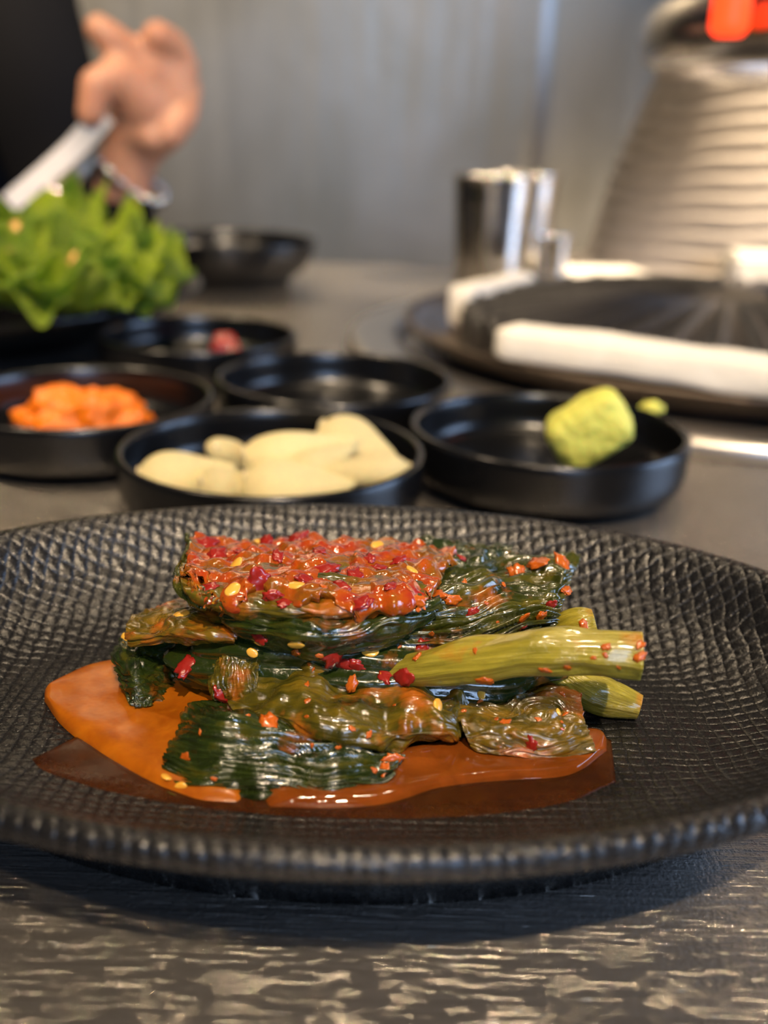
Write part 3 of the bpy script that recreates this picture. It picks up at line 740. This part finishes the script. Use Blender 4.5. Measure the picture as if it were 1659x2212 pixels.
# ------------------------------------------------------------------ cups and things at the far edge of the table
CUP = dense([(0, .0015), (.0225, .0015), (.0245, 0), (.0255, .001), (.0275, .050), (.0290, .0700), (.0300, .0780), (.0306, .0792), (.0298, .0800), (.0288, .0790), (.0268, .050), (.0245, .003), (0, .003)], .003)
cup_me = lathe('steel_cup', CUP, 96)
def cup(px, py, y, label, s=1.0):
    p = atY(px, py, y); o = link('steel_cup', cup_me, 'polished_steel', None, (p.x, p.y, 0)); o.scale = (s, s, s); tag(o, label, 'cup'); return o
cup(1054, 590, .80, 'tall stainless steel cup at the far edge of the table')
cup(1113, 590, .862, 'stainless steel cup standing behind the first cup')
cup(1190, 590, .81, 'low small steel cup beside the tall cups', .46)
def napkin(px, py, y, sx, sy, sz, rz, label):
    p = atY(px, py, y); o = link('folded_napkin', box_mesh('folded_napkin', (sx, sy, sz), min(sz * .45, .004), 3), 'white_paper_towel', None, (p.x, p.y, sz / 2)); o.rotation_euler = (0, 0, rz); tag(o, label, 'napkin'); return o
napkin(1290, 585, .83, .075, .05, .010, .15, 'flat folded white napkin on the table in front of the ribbed shirt')
napkin(1650, 600, .80, .060, .05, .030, -.1, 'thick stack of white napkins at the far side of the grill')

# bowl at the back
BOWL = dense([(0, .003), (.040, .003), (.042, 0), (.046, 0), (.0475, .004), (.058, .012), (.0645, .022), (.066, .031), (.0655, .0325), (.064, .0325), (.063, .031), (.0605, .022), (.053, .012), (.040, .0065), (0, .006)], .003)
p = at(487, 516, .031)
o = link('black_bowl', lathe('black_bowl', BOWL, 96), 'black_melamine', None, (p.x, min(p.y, .80), 0)); o.location.x = atY(487, 516, o.location.y).x
tag(o, 'wide empty black bowl behind the lettuce plate', 'bowl')

# lettuce plate
LX, LY = -.248, .545
LP = dense([(0, .004), (.085, .004), (.088, 0), (.094, 0), (.097, .005), (.130, .017), (.1450, .0245), (.1462, .0262), (.1450, .0275), (.1435, .0270), (.128, .0200), (.094, .0095), (.080, .0075), (0, .007)], .004)
tag(link('lettuce_plate', lathe('lettuce_plate', LP, 128), 'black_melamine', None, (LX, LY, 0)), 'round black plate heaped with lettuce', 'plate')
def lettuce_mesh(seed):
    rnd = random.Random(seed); nr, nt = 26, 120; vs_, fs = [], []
    span = 2.0 * PI * .72; k1 = rnd.choice((7, 8, 9)); ph = rnd.uniform(0, 6)
    for i in range(nr):
        t = i / (nr - 1)
        for j in range(nt):
            a = (j / (nt - 1) - .5) * span
            R = t * (1 + .10 * nz(a * 2, seed, 0) + .025 * t * math.sin(17 * a + ph))
            ruf = t ** 2.2 * (.24 * math.sin(k1 * .8 * a + ph) + .07 * math.sin(k1 * 2.1 * a + ph * 2 + 1.5 * nz(a, seed, 3)))
            z = ruf + .38 * t ** 1.5 * (1 - .3 * math.cos(a)) + .12 * nz(R * math.cos(a) * 3, R * math.sin(a) * 3, seed)
            vs_.append((R * math.sin(a), R * math.cos(a), z))
    o = len(vs_)
    vs_ += [(x, y, z - .012) for x, y, z in vs_]
    for i in range(nr - 1):
        for j in range(nt - 1):
            q = i * nt + j; fs.append((q, q + 1, q + nt + 1, q + nt)); fs.append((o + q, o + q + nt, o + q + nt + 1, o + q + 1))
    rim = [(nr - 1) * nt + j for j in range(nt)]
    for p, q in zip(rim, rim[1:]): fs.append((p, q, o + q, o + p))
    return mesh('lettuce_leaf', vs_, fs)
LM = [lettuce_mesh(i) for i in range(5)]
lrnd = random.Random(5)
for k, (px, py, y, s, tilt, yaw) in enumerate([
    (20, 640, .470, .036, .5, 2.9), (110, 640, .465, .034, .4, 3.6), (200, 640, .475, .034, .6, 2.6), (268, 640, .495, .030, .5, 3.9), (-50, 600, .49, .040, .5, 2.5),
    (60, 590, .495, .038, .6, 3.6), (150, 590, .500, .036, .5, 2.4), (232, 600, .515, .034, .6, 3.7), (0, 540, .52, .040, .5, 3.2), (85, 545, .525, .036, .4, 2.3), (170, 565, .53, .034, .5, 4.0),
    (40, 665, .455, .030, .9, 3.5), (140, 668, .458, .030, .9, 2.8), (225, 660, .470, .028, .9, 3.4), (-30, 660, .46, .032, .8, 3.0), (-140, 640, .50, .038, .5, 2.6), (-210, 600, .54, .040, .5, 3.4), (-120, 560, .57, .040, .5, 2.2), (-250, 560, .60, .038, .4, 3.9), (90, 620, .48, .032, .2, 1.2), (190, 615, .49, .032, .2, 5.2)]):
    p = atY(px, py, y); o = link('lettuce_leaf', LM[k % 5], 'lettuce_green', None, p); o.scale = (s * 1.15,) * 3
    o.rotation_euler = (tilt - .5, lrnd.uniform(-.3, .3), yaw + PI * 0)
    tag(o, 'ruffled bright green lettuce leaf heaped on the black plate', 'lettuce', 'lettuce leaves on the plate')
for k, (x0, y0, x1, y1, Y) in enumerate([(-8, 590, 22, 540, .45), (8, 530, 36, 480, .47), (150, 575, 166, 548, .45)]):
    o = link('vegetable_strip', tube_mesh('vegetable_strip', [tuple(atY(x0, y0, Y)), tuple(atY((x0 + x1) / 2 + 5, (y0 + y1) / 2, Y - .002)), tuple(atY(x1, y1, Y))], [.003, .0032, .0024], 8, 12, flat=.5), 'carrot')
    tag(o, 'thin orange vegetable strip among the lettuce leaves', 'vegetable', 'orange strips in the lettuce')

# ------------------------------------------------------------------ people
def chain(bm, pts, n=14):
    """tapered capsule chain [(point, radius), ...] added to a bmesh"""
    P = [(Vector(p), r) for p, r in pts]
    for (p, r) in P:
        g = bmesh.ops.create_icosphere(bm, subdivisions=2, radius=r)
        for v in g['verts']: v.co += p
    for (p, r), (q, s) in zip(P, P[1:]):
        d = q - p
        if d.length < 1e-6: continue
        rot = d.to_track_quat('Z', 'Y').to_matrix().to_4x4()
        bmesh.ops.create_cone(bm, cap_ends=True, segments=n, radius1=r, radius2=s, depth=d.length, matrix=Matrix.Translation((p + q) / 2) @ rot)
def blob(bm, c, r, rot=(0, 0, 0)):
    g = bmesh.ops.create_icosphere(bm, subdivisions=3, radius=1)
    from mathutils import Euler
    R = Euler(rot).to_matrix()
    for v in g['verts']: v.co = R @ Vector((v.co.x * r[0], v.co.y * r[1], v.co.z * r[2])) + Vector(c)
def fuse(name, bm, mat, parent, voxel, smooth=6):
    me = bpy.data.meshes.new(name); bm.to_mesh(me); bm.free()
    o = link(name, me, mat, parent)
    r = o.modifiers.new('remesh', 'REMESH'); r.mode = 'VOXEL'; r.voxel_size = voxel; r.use_smooth_shade = True
    if smooth:
        s = o.modifiers.new('smooth', 'SMOOTH'); s.iterations = smooth; s.factor = .5
    return o
HYD = .655   # forward distance of the raised hand
def hp(px, py, dy=0): return atY(px, py, HYD + dy)
pe = empty('person', (0, 0, 0)); tag(pe, 'person in black sleeves reaching over the lettuce with metal tongs', 'person')
bm = bmesh.new()
# palm and wrist: seen from the thumb side, knuckles up and to the right
wr = hp(272, 365, .010)
chain(bm, [(hp(318, 262, .004), .0215), (hp(352, 200, .006), .0200), (hp(310, 185, .002), .0185)])
chain(bm, [(hp(318, 262, .004), .0235), (hp(290, 310, .008), .0185), (wr, .0165), (hp(262, 450, .020), .019), (hp(246, 500, .05), .022)])
chain(bm, [(hp(350, 190, .006), .020), (hp(395, 150, .010), .0100), (hp(378, 105, .004), .0098), (hp(340, 78, -.012), .0092)])      # finger folded over, knuckle on the right
chain(bm, [(hp(378, 215, .016), .0125), (hp(402, 190, .018), .0098), (hp(396, 250, -.004), .0092), (hp(365, 290, -.012), .0085)])
chain(bm, [(hp(360, 260, .016), .0120), (hp(385, 270, .012), .0092), (hp(360, 302, -.006), .0082), (hp(325, 300, -.014), .0078)])
chain(bm, [(hp(320, 160, -.004), .016), (hp(278, 118, -.012), .0105), (hp(240, 85, -.018), .0098), (hp(213, 62, -.020), .0085)])       # raised index finger
chain(bm, [(hp(300, 220, -.010), .016), (hp(255, 168, -.022), .0120), (hp(208, 182, -.030), .0098), (hp(196, 248, -.032), .0082)])     # thumb bending down to the tongs
# rest of the body
sx, sy = -.50, 1.02
chain(bm, [(hp(246, 500, .05), .024), (Vector((-.265, .875, .052)), .034), (Vector((-.35, 1.02, .20)), .045), (Vector((-.40, 1.06, .36)), .055)])
chain(bm, [(Vector((sx, sy, -.26)), .13), (Vector((sx, sy + .03, .0)), .12), (Vector((sx, sy + .05, .30)), .12), (Vector((sx, sy + .05, .40)), .07), (Vector((sx, sy + .04, .50)), .052)])
blob(bm, (sx, sy + .02, .60), (.075, .095, .115))
chain(bm, [(Vector((sx - .15, sy + .05, .36)), .055), (Vector((sx - .25, sy + .03, .06)), .042), (Vector((sx - .22, sy - .08, -.18)), .032), (Vector((sx - .12, sy - .12, -.24)), .034)])
fuse('body', bm, 'skin', pe, .0028, 3)
bm = bmesh.new()
chain(bm, [(hp(264, 446, .018), .0225), (hp(246, 500, .05), .028), (Vector((-.265, .875, .052)), .044), (Vector((-.35, 1.02, .20)), .06), (Vector((-.40, 1.06, .36)), .07)])
chain(bm, [(Vector((sx - .03, sy, -.28)), .165), (Vector((sx - .02, sy + .03, .0)), .165), (Vector((sx, sy + .05, .28)), .165), (Vector((sx, sy + .05, .40)), .08)])
chain(bm, [(Vector((sx - .15, sy + .05, .35)), .072), (Vector((sx - .25, sy + .03, .06)), .056), (Vector((sx - .22, sy - .08, -.18)), .044)])
fuse('shirt', bm, 'black_cloth', pe, .007, 4)
bm = bmesh.new(); chain(bm, [(Vector((sx, sy, -.30)), .17), (Vector((sx + .10, sy - .25, -.27)), .085)]); chain(bm, [(Vector((sx, sy, -.30)), .17), (Vector((sx - .10, sy - .25, -.27)), .085)])
for s in (-1, 1): chain(bm, [(Vector((sx + s * .10, sy - .25, -.27)), .085), (Vector((sx + s * .10, sy - .30, -.66)), .055)])
fuse('trousers', bm, 'trousers', pe, .012, 3)
bm = bmesh.new(); blob(bm, (sx, sy + .045, .63), (.085, .095, .105)); fuse('hair', bm, 'hair', pe, .008, 2)

# bead bracelet
br = empty('bead_bracelet', hp(268, 372, .012)); tag(br, 'silver bead bracelet hanging on the wrist of the raised hand', 'bracelet')
bead = bpy.data.meshes.new('bead'); bm = bmesh.new(); bmesh.ops.create_icosphere(bm, subdivisions=2, radius=.0036); bm.to_mesh(bead); bm.free()
bead.materials.append(MATS['polished_steel']); bead.polygons.foreach_set('use_smooth', [True] * len(bead.polygons))
for k in range(22):
    a = 2 * PI * k / 22
    b = bpy.data.objects.new('bead', bead); C.objects.link(b); b.parent = br
    b.location = (.0235 * math.cos(a), .0225 * math.sin(a), -.013 * math.cos(a) * 1.0 - .002 + .004 * math.sin(2 * a))

# tongs
tg = empty('tongs', hp(130, 340, -.03)); tag(tg, 'stainless steel tongs held over the lettuce', 'tongs')
def strip(pts, w, th, name, parent):
    P = catmull([tuple(p) for p in pts], 30); vs_, fs = [], []; o0 = Vector(parent.location)
    for i in range(30):
        t = Vector(P[min(i + 1, 29)] - P[max(i - 1, 0)]).normalized(); s = t.cross(Vector((0, 1, 0))).normalized(); n = s.cross(t).normalized()
        ww = w[0] + (w[1] - w[0]) * i / 29
        for a, b in ((-1, -1), (1, -1), (1, 1), (-1, 1)): vs_.append(Vector(P[i]) - o0 + s * (a * ww / 2) + n * (b * th / 2))
    for i in range(29):
        for k in range(4): fs.append((i * 4 + k, i * 4 + (k + 1) % 4, (i + 1) * 4 + (k + 1) % 4, (i + 1) * 4 + k))
    fs += [(0, 1, 2, 3), (116, 117, 118, 119)]
    return link(name, mesh(name, vs_, fs, False), 'tong_steel', parent)
strip([hp(225, 245, -.030), hp(170, 310, -.034), hp(110, 365, -.040), hp(20, 440, -.05)], (.014, .011), .0016, 'tong_arm', tg)
strip([hp(228, 252, -.022), hp(190, 330, -.020), (hp(150, 385, -.026)), hp(110, 440, -.05)], (.012, .012), .0016, 'tong_arm', tg)
q = hp(110, 440, -.05) - Vector(tg.location)
ob = lump('tong_tip', q, (.009, .003, .011), (0, .5, 0), 3, 'polished_steel', .04, 1.5, 1, 3); ob.parent = tg

# person in ribbed top
p2 = empty('person', (.45, .98, -.3)); tag(p2, 'person in a ribbed off-white top seated behind the grill', 'person')
nz_, nt_ = 520, 120; vs_, fs = [], []
z0, z1 = -.34, .42
for i in range(nz_ + 1):
    t = i / nz_; z = z0 + (z1 - z0) * t
    lean = .14 * max(0, (z - .0)) + .55 * max(0, z - .02) ** 2
    rx = .215 - .10 * max(0, z) + (.02 if z < 0 else 0); ry = .145 - .06 * max(0, z)
    if z > .33: k = (z - .33) / .09; rx *= 1 - .45 * k * k; ry *= 1 - .3 * k * k
    cx = .405 + lean; cy = .985 + .04 * max(0, z)
    for k in range(nt_):
        a = 2 * PI * k / nt_; c_, s_ = math.cos(a), math.sin(a)
        zz = z + .004 * nz(c_ * 3, s_ * 3, z * 14) + .010 * c_ * c_ * (1 if c_ < 0 else 1)
        rid = .0062 * (abs(math.sin(PI * zz / .0150)) ** .7)
        w = .006 * nz(c_ * 2, s_ * 2, z * 6)
        vs_.append((cx + (rx + rid + w) * c_ - .45, cy + (ry + rid + w) * s_ - .98, z + .3))
for i in range(nz_):
    for k in range(nt_): fs.append((i * nt_ + k, i * nt_ + (k + 1) % nt_, (i + 1) * nt_ + (k + 1) % nt_, (i + 1) * nt_ + k))
fs.append(tuple(range(nt_)));
link('ribbed_top', mesh('ribbed_top', vs_, fs), 'ribbed_knit', p2)
o0 = Vector((.45, .98, -.3))
def L(x, y, z): return Vector((x, y, z)) - o0
tx = .52
bm = bmesh.new(); chain(bm, [(L(.42, .98, -.28), .10), (L(.45, .99, .0), .10), (L(tx, 1.0, .3), .09), (L(tx + .02, 1.0, .42), .06), (L(tx + .03, .99, .52), .05)]); blob(bm, L(tx + .03, .97, .63), (.072, .092, .112))
chain(bm, [(L(tx + .12, 1.07, .36), .05), (L(tx + .20, 1.12, .10), .042), (L(tx + .18, 1.06, -.14), .033), (L(tx + .10, .98, -.20), .03)])
fuse('body', bm, 'skin', p2, .009, 4)
bm = bmesh.new(); chain(bm, [(L(tx + .11, 1.07, .35), .065), (L(tx + .20, 1.12, .10), .055), (L(tx + .18, 1.06, -.14), .045)]); chain(bm, [(L(tx - .11, 1.05, .35), .06), (L(tx + .11, 1.07, .35), .065)])
fuse('sleeve', bm, 'ribbed_knit', p2, .009, 4)
bm = bmesh.new(); chain(bm, [(L(.42, .98, -.32), .17), (L(.50, .72, -.27), .08), (L(.50, .68, -.66), .055)]); chain(bm, [(L(.42, .98, -.32), .17), (L(.30, .72, -.27), .08), (L(.30, .68, -.66), .055)])
fuse('trousers', bm, 'trousers', p2, .012, 3)
bm = bmesh.new(); blob(bm, L(tx + .03, 1.0, .655), (.082, .092, .10)); fuse('hair', bm, 'hair', p2, .008, 2)
